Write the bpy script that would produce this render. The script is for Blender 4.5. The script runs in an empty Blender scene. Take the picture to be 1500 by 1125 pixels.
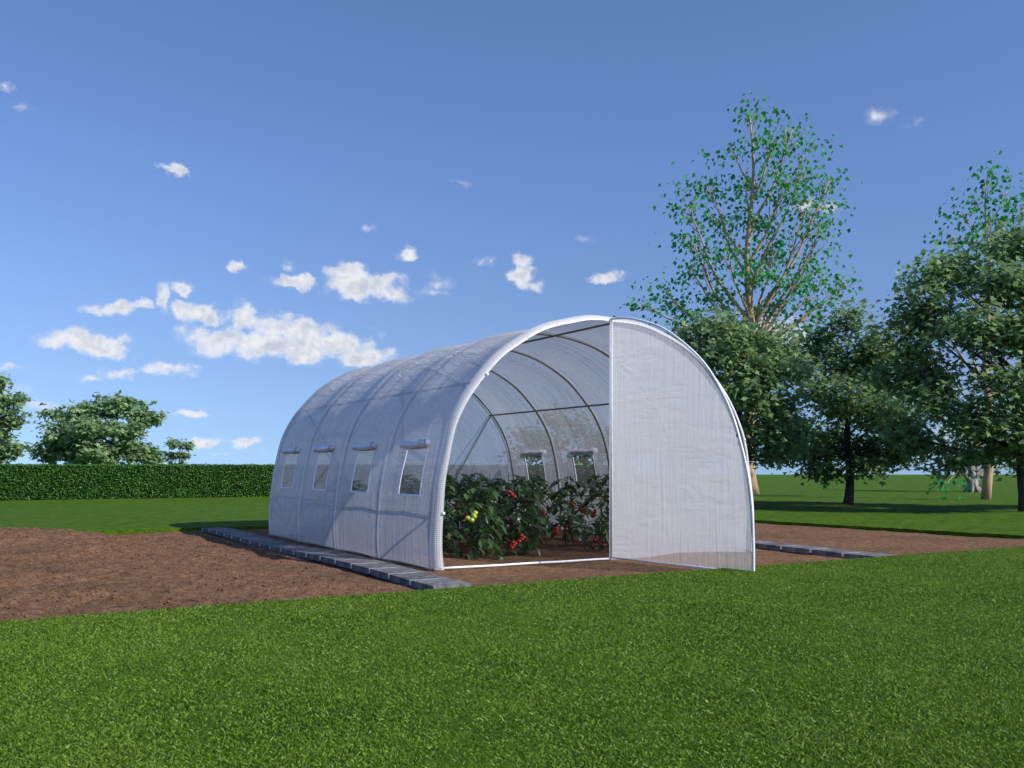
import bpy, bmesh, math, random
import numpy as np
from mathutils import Vector, Matrix, noise

sc = bpy.context.scene
COL = sc.collection
R = math.radians
FPX = 1414.0
F0 = (-0.702, 9.458)                      # front left corner of the tunnel
CS, SN = math.cos(R(30)), math.sin(R(30))

def W(u, v, z=0.0):
    """plot coordinates (along / across the tunnel front) to world"""
    return Vector((F0[0] + CS*u - SN*v, F0[1] + SN*u + CS*v, z))

# ---------------------------------------------------------------- helpers
def link(o, parent=None):
    COL.objects.link(o)
    if parent is not None:
        o.parent = parent
    return o

def mesh_obj(name, verts, faces, mat, parent=None, smooth=False, uvs=None):
    me = bpy.data.meshes.new(name)
    me.from_pydata([tuple(v) for v in verts], [], faces)
    me.materials.append(mat)
    if uvs is not None:
        uvl = me.uv_layers.new(name='UVMap')
        for l in me.loops:
            uvl.data[l.index].uv = uvs[l.vertex_index]
    if smooth:
        me.polygons.foreach_set('use_smooth', [True]*len(me.polygons))
    me.update()
    return link(bpy.data.objects.new(name, me), parent)

def np_mesh_obj(name, V, size, mat, parent=None, smooth=False):
    """V: (n*size,3) vertices, consecutive runs of `size` make one face"""
    n = len(V)//size
    me = bpy.data.meshes.new(name)
    me.vertices.add(len(V)); me.vertices.foreach_set('co', V.astype(np.float32).ravel())
    me.loops.add(n*size); me.loops.foreach_set('vertex_index', np.arange(n*size, dtype=np.int32))
    me.polygons.add(n)
    me.polygons.foreach_set('loop_start', np.arange(0, n*size, size, dtype=np.int32))
    try:
        me.polygons.foreach_set('loop_total', np.full(n, size, dtype=np.int32))
    except Exception:
        pass
    me.materials.append(mat)
    me.update(calc_edges=True)
    me.validate()
    if smooth:
        me.polygons.foreach_set('use_smooth', [True]*len(me.polygons))
    return link(bpy.data.objects.new(name, me), parent)

def tag(o, label=None, cat=None, group=None, kind=None):
    if label: o['label'] = label
    if cat: o['category'] = cat
    if group: o['group'] = group
    if kind: o['kind'] = kind
    return o

def empty(name, loc=(0,0,0), rz=0.0):
    o = bpy.data.objects.new(name, None)
    o.empty_display_size = 0.3
    o.location = loc; o.rotation_euler = (0,0,rz)
    return link(o)

def tube_data(paths, n=7):
    """paths: list of (points, radii)"""
    V, Fc = [], []
    for pts, rad in paths:
        pts = [Vector(p) for p in pts]
        base = len(V)
        t0 = (pts[1]-pts[0]).normalized()
        up = Vector((0,0,1)) if abs(t0.z) < .9 else Vector((1,0,0))
        a = t0.cross(up).normalized()
        for i, p in enumerate(pts):
            if i == 0: t = pts[1]-pts[0]
            elif i == len(pts)-1: t = pts[-1]-pts[-2]
            else: t = pts[i+1]-pts[i-1]
            if t.length < 1e-9: t = t0
            t = t.normalized()
            a = (a - t*a.dot(t))
            a = a.normalized() if a.length > 1e-6 else t.orthogonal().normalized()
            b = t.cross(a)
            r = rad[i] if hasattr(rad, '__len__') else rad
            for k in range(n):
                an = 2*math.pi*k/n
                V.append(p + a*(r*math.cos(an)) + b*(r*math.sin(an)))
        for i in range(len(pts)-1):
            for k in range(n):
                k2 = (k+1) % n
                Fc.append((base+i*n+k, base+i*n+k2, base+(i+1)*n+k2, base+(i+1)*n+k))
        Fc.append(tuple(base+k for k in reversed(range(n))))
        Fc.append(tuple(base+(len(pts)-1)*n+k for k in range(n)))
    return V, Fc

def tube_obj(name, paths, mat, parent=None, n=8):
    V, Fc = tube_data(paths, n)
    return mesh_obj(name, V, Fc, mat, parent, smooth=True)

# ---------------------------------------------------------------- materials
def new_mat(name):
    m = bpy.data.materials.new(name); m.use_nodes = True
    nt = m.node_tree; nt.nodes.clear()
    out = nt.nodes.new('ShaderNodeOutputMaterial')
    return m, nt, out

def nd(nt, typ, **kw):
    n = nt.nodes.new(typ)
    for k, v in kw.items():
        if k.startswith('i_'):
            n.inputs[k[2:].replace('_', ' ')].default_value = v
        else:
            setattr(n, k, v)
    return n

def mathn(nt, op, a, b=None, clamp=False):
    n = nt.nodes.new('ShaderNodeMath'); n.operation = op; n.use_clamp = clamp
    for i, x in enumerate((a, b)):
        if x is None: continue
        if isinstance(x, (int, float)): n.inputs[i].default_value = x
        else: nt.links.new(x, n.inputs[i])
    return n.outputs[0]

def ramp(nt, fac, stops):
    r = nt.nodes.new('ShaderNodeValToRGB')
    el = r.color_ramp.elements
    while len(el) < len(stops): el.new(0.5)
    for e, (p, c) in zip(el, stops):
        e.position = p; e.color = (c[0], c[1], c[2], 1) if hasattr(c, '__len__') else (c, c, c, 1)
    nt.links.new(fac, r.inputs[0])
    return r.outputs[0]

def noisen(nt, scale, detail=4, rough=.6, vec=None, dist=0.0):
    n = nt.nodes.new('ShaderNodeTexNoise')
    n.inputs['Scale'].default_value = scale; n.inputs['Detail'].default_value = detail
    n.inputs['Roughness'].default_value = rough; n.inputs['Distortion'].default_value = dist
    if vec is not None: nt.links.new(vec, n.inputs['Vector'])
    return n.outputs[0]

def objcoord(nt, scale=(1,1,1)):
    tc = nt.nodes.new('ShaderNodeTexCoord')
    mp = nt.nodes.new('ShaderNodeMapping'); mp.inputs['Scale'].default_value = scale
    nt.links.new(tc.outputs['Object'], mp.inputs['Vector'])
    return mp.outputs[0]

def mix_col(nt, fac, a, b, mode='MIX'):
    n = nt.nodes.new('ShaderNodeMix'); n.data_type = 'RGBA'; n.blend_type = mode
    if isinstance(fac, (int, float)): n.inputs[0].default_value = fac
    else: nt.links.new(fac, n.inputs[0])
    for i, x in ((6, a), (7, b)):
        if hasattr(x, '__len__'): n.inputs[i].default_value = (x[0], x[1], x[2], 1)
        else: nt.links.new(x, n.inputs[i])
    return n.outputs[2]

def bsdf(nt, out, col, rough=.8, spec=.3, bump=None, strength=.5, dist=.01, metallic=0.0):
    p = nt.nodes.new('ShaderNodeBsdfPrincipled')
    if hasattr(col, '__len__'): p.inputs['Base Color'].default_value = (col[0], col[1], col[2], 1)
    else: nt.links.new(col, p.inputs['Base Color'])
    p.inputs['Roughness'].default_value = rough
    p.inputs['Specular IOR Level'].default_value = spec
    p.inputs['Metallic'].default_value = metallic
    if bump is not None:
        b = nt.nodes.new('ShaderNodeBump'); b.inputs['Strength'].default_value = strength
        b.inputs['Distance'].default_value = dist
        nt.links.new(bump, b.inputs['Height']); nt.links.new(b.outputs[0], p.inputs['Normal'])
    nt.links.new(p.outputs[0], out.inputs[0])
    return p

def leaf_mat(name, dark, light, transl=.35, rough=.5, spec=.3, patch=0.0, stops=None):
    m, nt, out = new_mat(name)
    g = nt.nodes.new('ShaderNodeNewGeometry')
    c = ramp(nt, g.outputs['Random Per Island'], stops or [(0, dark), (1, light)])
    if patch > 0:
        pn = noisen(nt, patch, 2, .5, objcoord(nt))
        c = mix_col(nt, ramp(nt, pn, [(.35, 0), (.65, 1)]), c, mix_col(nt, .5, c, light))
    p = nt.nodes.new('ShaderNodeBsdfPrincipled')
    nt.links.new(c, p.inputs['Base Color']); p.inputs['Roughness'].default_value = rough
    p.inputs['Specular IOR Level'].default_value = spec
    t = nt.nodes.new('ShaderNodeBsdfTranslucent')
    nt.links.new(mix_col(nt, .5, c, tuple(min(1, x*1.3) for x in light)), t.inputs[0])
    mx = nt.nodes.new('ShaderNodeMixShader'); mx.inputs[0].default_value = transl
    nt.links.new(p.outputs[0], mx.inputs[1]); nt.links.new(t.outputs[0], mx.inputs[2])
    nt.links.new(mx.outputs[0], out.inputs[0])
    return m

def bark_mat(name, a, b, scale=6, stretch=.25, rough=.9):
    m, nt, out = new_mat(name)
    v = objcoord(nt, (1, 1, stretch))
    n1 = noisen(nt, scale, 6, .65, v)
    n2 = noisen(nt, scale*5, 4, .6, v)
    s = mathn(nt, 'ADD', mathn(nt, 'MULTIPLY', n1, .6), mathn(nt, 'MULTIPLY', n2, .4))
    bsdf(nt, out, ramp(nt, s, [(.35, a), (.65, b)]), rough, .2, s, .8, .03)
    return m

def film_mat(name, T_gap, T_thread, col, pitch=.028, transl=.5, strip=True, wr=1.0, tex=1.0):
    """woven greenhouse film: clear gaps between white threads"""
    m, nt, out = new_mat(name)
    uv = nt.nodes.new('ShaderNodeUVMap'); uv.uv_map = 'UVMap'
    sep = nt.nodes.new('ShaderNodeSeparateXYZ'); nt.links.new(uv.outputs[0], sep.inputs[0])
    U, Vv = sep.outputs[0], sep.outputs[1]     # U round the hoop, V along the tunnel
    def lines(c):
        f = mathn(nt, 'FRACT', mathn(nt, 'DIVIDE', c, pitch))
        return mathn(nt, 'LESS_THAN', f, .33)
    grid = mathn(nt, 'MAXIMUM', lines(U), lines(Vv))
    # slack folds: streaks that run round the hoop
    cmb = nt.nodes.new('ShaderNodeCombineXYZ')
    nt.links.new(mathn(nt, 'MULTIPLY', U, .55), cmb.inputs[0]); nt.links.new(mathn(nt, 'MULTIPLY', Vv, 7.0), cmb.inputs[1])
    streak = noisen(nt, 2.2, 5, .6, cmb.outputs[0], .4)
    cm2 = nt.nodes.new('ShaderNodeCombineXYZ')
    nt.links.new(mathn(nt, 'MULTIPLY', U, 3.5), cm2.inputs[0]); nt.links.new(mathn(nt, 'MULTIPLY', Vv, 1.0), cm2.inputs[1])
    ripple = noisen(nt, 2.0, 4, .55, cm2.outputs[0], 1.0)
    broad = noisen(nt, 1.1, 2, .5, uv.outputs[0])
    h = mathn(nt, 'ADD', mathn(nt, 'MULTIPLY', streak, broad), mathn(nt, 'MULTIPLY', ripple, mathn(nt, 'MULTIPLY', mathn(nt, 'SUBTRACT', 1.0, broad), .8)))
    bmp = nt.nodes.new('ShaderNodeBump'); bmp.inputs['Strength'].default_value = .8*wr; bmp.inputs['Distance'].default_value = .06
    nt.links.new(h, bmp.inputs['Height'])
    T = mathn(nt, 'ADD', mathn(nt, 'MULTIPLY', grid, T_thread - T_gap), T_gap)
    var = mathn(nt, 'MULTIPLY', mathn(nt, 'SUBTRACT', streak, .5), .5*tex)
    T = mathn(nt, 'SUBTRACT', T, var, True)
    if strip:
        # ridge highlight along each hoop, painted as a denser, paler strip of film
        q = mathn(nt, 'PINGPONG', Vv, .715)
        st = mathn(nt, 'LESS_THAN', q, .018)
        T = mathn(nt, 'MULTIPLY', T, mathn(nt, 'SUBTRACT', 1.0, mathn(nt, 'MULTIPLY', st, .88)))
    d = nt.nodes.new('ShaderNodeBsdfDiffuse'); d.inputs[0].default_value = (*col, 1)
    t = nt.nodes.new('ShaderNodeBsdfTranslucent'); t.inputs[0].default_value = (*col, 1)
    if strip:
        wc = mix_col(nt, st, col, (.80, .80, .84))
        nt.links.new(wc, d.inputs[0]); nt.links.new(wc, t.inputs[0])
    g = nt.nodes.new('ShaderNodeBsdfGlossy'); g.inputs[0].default_value = (.9, .9, .9, 1); g.inputs['Roughness'].default_value = .35
    for s in (d, t, g): nt.links.new(bmp.outputs[0], s.inputs['Normal'])
    m1 = nt.nodes.new('ShaderNodeMixShader'); m1.inputs[0].default_value = transl
    nt.links.new(d.outputs[0], m1.inputs[1]); nt.links.new(t.outputs[0], m1.inputs[2])
    m2 = nt.nodes.new('ShaderNodeMixShader'); m2.inputs[0].default_value = .07
    nt.links.new(m1.outputs[0], m2.inputs[1]); nt.links.new(g.outputs[0], m2.inputs[2])
    tr = nt.nodes.new('ShaderNodeBsdfTransparent'); tr.inputs[0].default_value = (.93, .95, .97, 1)
    m3 = nt.nodes.new('ShaderNodeMixShader')
    nt.links.new(T, m3.inputs[0]); nt.links.new(m2.outputs[0], m3.inputs[1]); nt.links.new(tr.outputs[0], m3.inputs[2])
    nt.links.new(m3.outputs[0], out.inputs[0])
    return m

def plain(name, col, rough=.5, spec=.4, metallic=0.0, nscale=20, var=.15):
    m, nt, out = new_mat(name)
    n = noisen(nt, nscale, 3, .6, objcoord(nt))
    c = ramp(nt, n, [(.3, tuple(x*(1-var) for x in col)), (.7, tuple(min(1, x*(1+var)) for x in col))])
    bsdf(nt, out, c, rough, spec, n, .15, .003, metallic)
    return m

M = {}
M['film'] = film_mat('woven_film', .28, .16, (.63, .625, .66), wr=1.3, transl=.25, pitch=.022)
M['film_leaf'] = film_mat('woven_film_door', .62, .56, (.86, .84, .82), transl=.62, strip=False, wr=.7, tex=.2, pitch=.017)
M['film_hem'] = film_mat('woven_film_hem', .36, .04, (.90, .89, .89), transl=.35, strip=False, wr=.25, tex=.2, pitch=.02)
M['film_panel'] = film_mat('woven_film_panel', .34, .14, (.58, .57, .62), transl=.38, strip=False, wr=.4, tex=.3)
M['pane'] = film_mat('window_net', .90, .62, (.32, .33, .35), pitch=.02, strip=False, wr=.1, tex=.1)
M['weld'] = plain('weld_white', (.72, .72, .80), .5)
M['roll'] = plain('rolled_film', (.62, .62, .68), .35, nscale=60, var=.25)
M['steel'] = plain('dark_steel', (.16, .17, .14), .45, .5, .4)
M['white_metal'] = plain('white_rail', (.80, .80, .82), .4)
M['clip'] = plain('clip_white', (.8, .8, .82), .4)
M['black'] = plain('black_zip', (.02, .02, .02), .5)

def soil_material():
    m, nt, out = new_mat('soil')
    v = objcoord(nt)
    big = noisen(nt, .9, 4, .6, v)
    mid = noisen(nt, 11, 5, .7, v)
    fine = noisen(nt, 85, 6, .75, v)
    tiny = noisen(nt, 190, 3, .6, v)
    vo = nt.nodes.new('ShaderNodeTexVoronoi'); vo.inputs['Scale'].default_value = 26; nt.links.new(v, vo.inputs['Vector'])
    s = mathn(nt, 'ADD', mathn(nt, 'MULTIPLY', fine, .6), mathn(nt, 'MULTIPLY', mid, .4))
    c = ramp(nt, s, [(.38, (.05, .023, .012)), (.45, (.165, .083, .043)), (.53, (.25, .137, .078)), (.66, (.42, .275, .18))])
    c = mix_col(nt, ramp(nt, big, [(.40, 0), (.62, .8)]), c, mix_col(nt, 1.0, c, (.70, .76, .80), 'MULTIPLY'))
    h = mathn(nt, 'ADD', mathn(nt, 'MULTIPLY', fine, .7), mathn(nt, 'ADD', mathn(nt, 'MULTIPLY', mid, 1.2), mathn(nt, 'MULTIPLY', tiny, .35)))
    h = mathn(nt, 'ADD', h, mathn(nt, 'MULTIPLY', vo.outputs['Distance'], -.5))
    bsdf(nt, out, c, .95, .1, h, 1.0, .022)
    return m
M['soil'] = soil_material()

def lawn_material():
    m, nt, out = new_mat('lawn_grass')
    v = objcoord(nt)
    big = noisen(nt, .35, 4, .6, v)
    mid = noisen(nt, 4, 5, .65, v)
    fine = noisen(nt, 42, 5, .7, v)
    s = mathn(nt, 'ADD', mathn(nt, 'MULTIPLY', fine, .62), mathn(nt, 'MULTIPLY', mid, .38))
    c = ramp(nt, s, [(.36, (.018, .042, .002)), (.50, (.056, .126, .006)), (.64, (.115, .215, .018))])
    c = mix_col(nt, ramp(nt, big, [(.35, 0), (.7, .5)]), c, mix_col(nt, 1.0, c, (.92, .80, .75), 'MULTIPLY'))
    h = mathn(nt, 'ADD', mathn(nt, 'MULTIPLY', fine, 1.0), mathn(nt, 'MULTIPLY', mid, .6))
    bsdf(nt, out, c, .9, .1, h, .9, .03)
    return m
M['lawn'] = lawn_material()
M['blade'] = leaf_mat('grass_blade', (.045, .115, .008), (.17, .27, .03), .25, .55, .22, patch=1.2,
    stops=[(0, (.014, .040, .001)), (.30, (.048, .115, .004)), (.75, (.135, .26, .016)), (.94, (.25, .39, .055)), (1, (.42, .50, .22))])
M['slate'] = None
def slate():
    m, nt, out = new_mat('slab_slate')
    v = objcoord(nt)
    n1 = noisen(nt, 9, 6, .7, v, .6); n2 = noisen(nt, 70, 4, .7, v)
    oi = nt.nodes.new('ShaderNodeObjectInfo')
    s = mathn(nt, 'ADD', mathn(nt, 'MULTIPLY', n1, .6), mathn(nt, 'MULTIPLY', n2, .4))
    s = mathn(nt, 'ADD', s, mathn(nt, 'MULTIPLY', mathn(nt, 'SUBTRACT', oi.outputs['Random'], .5), .06))
    c = ramp(nt, s, [(.36, (.035, .035, .038)), (.48, (.105, .105, .112)), (.60, (.21, .205, .21)), (.72, (.42, .41, .40))])
    bsdf(nt, out, c, .8, .3, s, .8, .012)
    return m
M['slate'] = slate()
M['hedge_core'] = plain('hedge_inner', (.008, .02, .006), .95, .05)
M['hedge_leaf'] = leaf_mat('hedge_leaf', (.012, .044, .006), (.07, .19, .026), .2, .5, .3, patch=3)
M['maple'] = leaf_mat('maple_leaf', (.070, .138, .056), (.26, .38, .155), .4, .5, .3, patch=.9)
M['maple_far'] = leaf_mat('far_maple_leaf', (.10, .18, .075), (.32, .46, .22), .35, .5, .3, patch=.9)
M['birch_leaf'] = leaf_mat('birch_leaf', (.02, .13, .035), (.08, .38, .10), .35, .55, .15)
M['bark_dark'] = bark_mat('bark_dark', (.03, .027, .026), (.10, .09, .08), 10)
M['bark_tan'] = bark_mat('bark_tan', (.30, .19, .11), (.52, .36, .23), 3, .15)
M['bark_grey'] = bark_mat('bark_grey', (.13, .115, .105), (.40, .36, .33), 5, .12)
M['tomato_leaf'] = leaf_mat('tomato_leaf', (.026, .062, .022), (.095, .175, .050), .28, .33, .6)
M['tomato_stem'] = plain('tomato_stem', (.05, .09, .03), .6)
M['tomato_red'] = plain('tomato_red', (.30, .012, .009), .3, .45, nscale=8)
M['tomato_green'] = plain('tomato_green', (.30, .38, .05), .25, .6, nscale=8)

# ---------------------------------------------------------------- camera, light, sky
cam = bpy.data.cameras.new('camera'); co = bpy.data.objects.new('camera', cam); link(co)
co.location = (0, 0, 1.0); co.rotation_euler = (R(90), 0, 0)
cam.sensor_width = 36; cam.lens = FPX/1500*36; cam.shift_y = 122.5/1500
cam.clip_start = .05; cam.clip_end = 2000
sc.camera = co

sun_dir = Vector((0.883*math.cos(R(34)), -0.47*math.cos(R(34)), math.sin(R(34)))).normalized()
sl = bpy.data.lights.new('sun', 'SUN'); so = bpy.data.objects.new('sun', sl); link(so)
sl.energy = 3.4; sl.angle = R(.5); sl.color = (1.0, .955, .88)
so.rotation_euler = (-sun_dir).to_track_quat('-Z', 'Y').to_euler()
so.location = (20, -10, 20)

wld = bpy.data.worlds.new('World'); sc.world = wld; wld.use_nodes = True
nt = wld.node_tree; nt.nodes.clear()
wo = nt.nodes.new('ShaderNodeOutputWorld'); bg = nt.nodes.new('ShaderNodeBackground')
tc = nt.nodes.new('ShaderNodeTexCoord')
sky = nt.nodes.new('ShaderNodeTexSky'); sky.sky_type = 'NISHITA'; sky.sun_disc = False
sky.sun_elevation = R(34); sky.sun_rotation = math.atan2(sun_dir.x, sun_dir.y)
sky.altitude = 0; sky.air_density = 1.0; sky.dust_density = .3; sky.ozone_density = 2.0
sp = nt.nodes.new('ShaderNodeSeparateXYZ'); nt.links.new(tc.outputs['Generated'], sp.inputs[0])
X, Y, Z = sp.outputs
zp = mathn(nt, 'MAXIMUM', Z, 0.0)
zz = mathn(nt, 'ADD', mathn(nt, 'ADD', .20, mathn(nt, 'MULTIPLY', zp, .6)), mathn(nt, 'MULTIPLY', mathn(nt, 'MULTIPLY', zp, zp), 2.6))
cb = nt.nodes.new('ShaderNodeCombineXYZ'); nt.links.new(X, cb.inputs[0]); nt.links.new(Y, cb.inputs[1]); nt.links.new(zz, cb.inputs[2])
nrm = nt.nodes.new('ShaderNodeVectorMath'); nrm.operation = 'NORMALIZE'; nt.links.new(cb.outputs[0], nrm.inputs[0])
nt.links.new(nrm.outputs[0], sky.inputs[0])
skyc = sky.outputs[0]
gain = ramp(nt, Z, [(0.0, (.47, .475, .485)), (.10, (.455, .470, .525)), (.30, (.50, .555, .68))])
skyc = mix_col(nt, 1.0, skyc, gain, 'MULTIPLY')
side = mathn(nt, 'SUBTRACT', 2.0, mathn(nt, 'MULTIPLY', X, .42))
scv = nt.nodes.new('ShaderNodeVectorMath'); scv.operation = 'SCALE'; nt.links.new(skyc, scv.inputs[0]); nt.links.new(side, scv.inputs['Scale'])
skyc = scv.outputs[0]
# clouds: soft puffs placed by compass bearing and height above the horizon
az = mathn(nt, 'ARCTAN2', X, Y)
el = mathn(nt, 'ARCSINE', Z)
ae = nt.nodes.new('ShaderNodeCombineXYZ'); nt.links.new(az, ae.inputs[0]); nt.links.new(el, ae.inputs[1])
AE = ae.outputs[0]
wn = nt.nodes.new('ShaderNodeTexNoise'); wn.inputs['Scale'].default_value = 26; wn.inputs['Detail'].default_value = 9; wn.inputs['Roughness'].default_value = .68
nt.links.new(AE, wn.inputs['Vector'])
vsub = nt.nodes.new('ShaderNodeVectorMath'); vsub.operation = 'SUBTRACT'; nt.links.new(wn.outputs['Color'], vsub.inputs[0]); vsub.inputs[1].default_value = (.5, .5, .5)
vsc = nt.nodes.new('ShaderNodeVectorMath'); vsc.operation = 'MULTIPLY'; nt.links.new(vsub.outputs[0], vsc.inputs[0]); vsc.inputs[1].default_value = (.050, .030, 0)
vad = nt.nodes.new('ShaderNodeVectorMath'); vad.operation = 'ADD'; nt.links.new(AE, vad.inputs[0]); nt.links.new(vsc.outputs[0], vad.inputs[1])
AEW = vad.outputs[0]
CLOUDS = [  # bearing px, height px, half sizes px (photo pixels), strength
 (295,459,38,15,1),(358,462,26,20,1),(420,482,62,20,.9),(485,500,72,26,1),(400,506,115,22,1),(320,492,62,14,.9),(535,522,42,13,1),(340,515,40,10,.5),
 (118,500,62,14,1),(160,514,34,10,.9),(430,415,34,9,1),(535,420,66,17,1),(505,397,32,13,.9),(575,430,28,11,.9),
 (275,421,24,9,.9),(240,438,15,22,.8),(165,451,42,10,.8),(205,446,18,7,.8),(352,391,22,7,.8),(598,372,18,9,.75),(420,392,12,6,.6),
 (758,382,26,10,.8),(762,402,24,12,.85),(778,415,26,8,.8),(888,406,28,8,.75),(716,383,18,7,.5),(254,248,22,9,.95),
 (248,541,42,10,.8),(172,546,30,10,.7),(130,556,20,5,.4),(277,607,28,6,.75),(304,648,26,7,.85),(356,648,22,6,.8),(322,664,18,5,.7),
 (20,571,28,8,.45),(185,494,14,8,.6),(1290,168,22,10,.35),(1342,177,18,7,.45),(40,156,20,4,.4),(640,412,26,9,.4),(630,428,24,6,.4),
 (15,536,24,5,.5),(1200,302,28,10,.55),(1140,486,70,22,.8),(1020,500,60,18,.6),(12,126,14,4,.35),(540,338,12,6,.3),(675,265,14,5,.25),(852,350,20,5,.2),(395,664,18,6,.4),(60,592,30,8,.4),(1400,640,80,14,.5)]
acc = None
accs = None
for (px, py, rx, ry, s) in CLOUDS:
    if s < .65: s *= .62
    elif s < .85: s *= .85
    x = (px-750)/FPX; z = (685-py)/FPX
    a0 = math.atan(x); e0 = math.atan(z/math.hypot(1, x))
    rxa = rx/FPX/(1+x*x)*1.22; rya = ry/FPX*1.30
    q = nt.nodes.new('ShaderNodeVectorMath'); q.operation = 'SUBTRACT'; nt.links.new(AEW, q.inputs[0]); q.inputs[1].default_value = (a0, e0, 0)
    q2 = nt.nodes.new('ShaderNodeVectorMath'); q2.operation = 'MULTIPLY'; nt.links.new(q.outputs[0], q2.inputs[0]); q2.inputs[1].default_value = (1/rxa, 1/rya, 0)
    q3 = nt.nodes.new('ShaderNodeVectorMath'); q3.operation = 'LENGTH'; nt.links.new(q2.outputs[0], q3.inputs[0])
    dns = mathn(nt, 'MULTIPLY', mathn(nt, 'SUBTRACT', 1.0, q3.outputs['Value'], True), s)
    acc = dns if acc is None else mathn(nt, 'MAXIMUM', acc, dns)
detail = noisen(nt, 40, 9, .56, AE)
soft = noisen(nt, 34, 6, .6, AE)
near = mathn(nt, 'MULTIPLY', acc, 5.0, True)
dens = mathn(nt, 'ADD', mathn(nt, 'MULTIPLY', acc, .95), mathn(nt, 'MULTIPLY', mathn(nt, 'SUBTRACT', detail, .53), mathn(nt, 'MULTIPLY', near, 1.9)))
mask = ramp(nt, dens, [(.0, 0), (.15, .20), (.32, .62), (.52, .92), (.75, .98)])
thick = ramp(nt, dens, [(.30, 0), (.85, 1)])
puff = nt.nodes.new('ShaderNodeTexNoise'); puff.inputs['Scale'].default_value = 34; puff.inputs['Detail'].default_value = 6; puff.inputs['Roughness'].default_value = .6
off = nt.nodes.new('ShaderNodeVectorMath'); off.operation = 'ADD'; off.inputs[1].default_value = (-.003, .0065, 0); nt.links.new(AE, off.inputs[0]); nt.links.new(off.outputs[0], puff.inputs['Vector'])
shade = mathn(nt, 'ADD', mathn(nt, 'SUBTRACT', .98, mathn(nt, 'MULTIPLY', thick, .72)), mathn(nt, 'MULTIPLY', mathn(nt, 'SUBTRACT', soft, puff.outputs[0]), 4.5), True)
CL_W, CL_G = (5.4, 5.4, 5.6), (3.5, 3.75, 4.4)
clc = mix_col(nt, shade, CL_G, CL_W)
fin = mix_col(nt, mask, skyc, clc)
nt.links.new(fin, bg.inputs[0]); bg.inputs[1].default_value = .10
nt.links.new(bg.outputs[0], wo.inputs[0])

sc.view_settings.view_transform = 'Standard'; sc.view_settings.look = 'None'
sc.view_settings.exposure = .7; sc.view_settings.gamma = 1
sc.cycles.transparent_max_bounces = 16
sc.cycles.max_bounces = 8

# ---------------------------------------------------------------- ground
Z_LAWN = .04
SOIL = [(-6.5, -1.78), (9.0, -1.46), (8.35, 7.0), (-6.5, 7.55)]       # soil rectangle corners in plot coordinates
def soil_front(u): return SOIL[0][1] + (u-SOIL[0][0])/(SOIL[1][0]-SOIL[0][0])*(SOIL[1][1]-SOIL[0][1])
def soil_back(u):  return SOIL[3][1] + (u-SOIL[3][0])/(SOIL[2][0]-SOIL[3][0])*(SOIL[2][1]-SOIL[3][1])
def soil_h(u, v):
    p = Vector((u, v, 0))
    h = .012*noise.noise(p*1.1) + .010*noise.noise(p*3.7)
    out = 1.0 if (u < -.9 or u > 5.0) else .35
    left = max(0, min(1, (-.9-u)/.6))
    h += left*(.030*noise.noise(p*6.5+Vector((3,1,0))) + .022*noise.noise(p*14) +   .075*noise.noise(p*.8+Vector((9,2,0))))
    h += .006*noise.noise(p*12)*out
    q = Vector((u*1.3+v*.5, v*3.4, 4)); g_ = abs(noise.noise(q)); zone = max(0, noise.noise(Vector((u*.7, v*.7, 8)))+.25)
    h -= left*zone*.045*max(0, 1-g_*9)
    h += .16*math.exp(-((u+3.4)/1.0)**2 - ((v-6.9)/.9)**2)
    h += .05*math.exp(-((u+3.6)/1.3)**2 - ((v-2.6)/1.6)**2)
    h += .045*math.exp(-((u-3.2)/.75)**2 - ((v-.25)/.35)**2)
    h -= .012
    return h
def make_soil():
    V, Fc = [], []
    us = np.arange(-6.5, 9.01, .045); vs = np.arange(0, 1.0001, 1/190)
    for t in vs:
        for u in us:
            a, b = soil_front(u)-.1, soil_back(u)+.1
            v = a + (b-a)*t
            V.append(W(u, v, soil_h(u, v)))
    n = len(us)
    for j in range(len(vs)-1):
        for i in range(n-1):
            Fc.append((j*n+i, j*n+i+1, (j+1)*n+i+1, (j+1)*n+i))
    o = mesh_obj('soil', V, Fc, M['soil'], smooth=True)
    tag(o, kind='structure')
make_soil()
def make_clods():
    rs = np.random.RandomState(11); rg = random.Random(11)
    V = []
    octa = [(1,0,0),(0,1,0),(-1,0,0),(0,-1,0),(0,0,1),(0,0,-1)]
    F_ = [(0,1,4),(1,2,4),(2,3,4),(3,0,4),(1,0,5),(2,1,5),(3,2,5),(0,3,5)]
    for _ in range(20000):
        if rg.random() < .72: u, v = rg.uniform(-5.2, -.85), rg.uniform(-1.65, 7.2)
        else: u, v = rg.uniform(-.9, 8.4), rg.uniform(-1.5, 6.8)
        r = .0045*math.exp(rg.gauss(.30, .5)); r = min(r, .018)*(1 if u < -.8 else .6)
        if -.05 < u < 4.2 and v > .3: r = min(r, .008)
        if (-.85 < u < -.35 or 4.4 < u < 4.95): continue
        c = W(u, v, soil_h(u, v)+r*.25)
        ro = Matrix.Rotation(rg.uniform(0, 6.28), 3, (rg.gauss(0,1), rg.gauss(0,1), rg.gauss(0,1)))
        P = [c + ro @ Vector((a*r*rg.uniform(.7, 1.2), b*r*rg.uniform(.6, 1.3), d*r*rg.uniform(.6, 1.1))) for a, b, d in octa]
        for f in F_: V += [tuple(P[i]) for i in f]
    o = np_mesh_obj('soil_clods', np.array(V), 3, M['soil'])
    tag(o, 'small brown clods and crumbs scattered over the dug soil', None, None, 'stuff')
make_clods()

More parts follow.
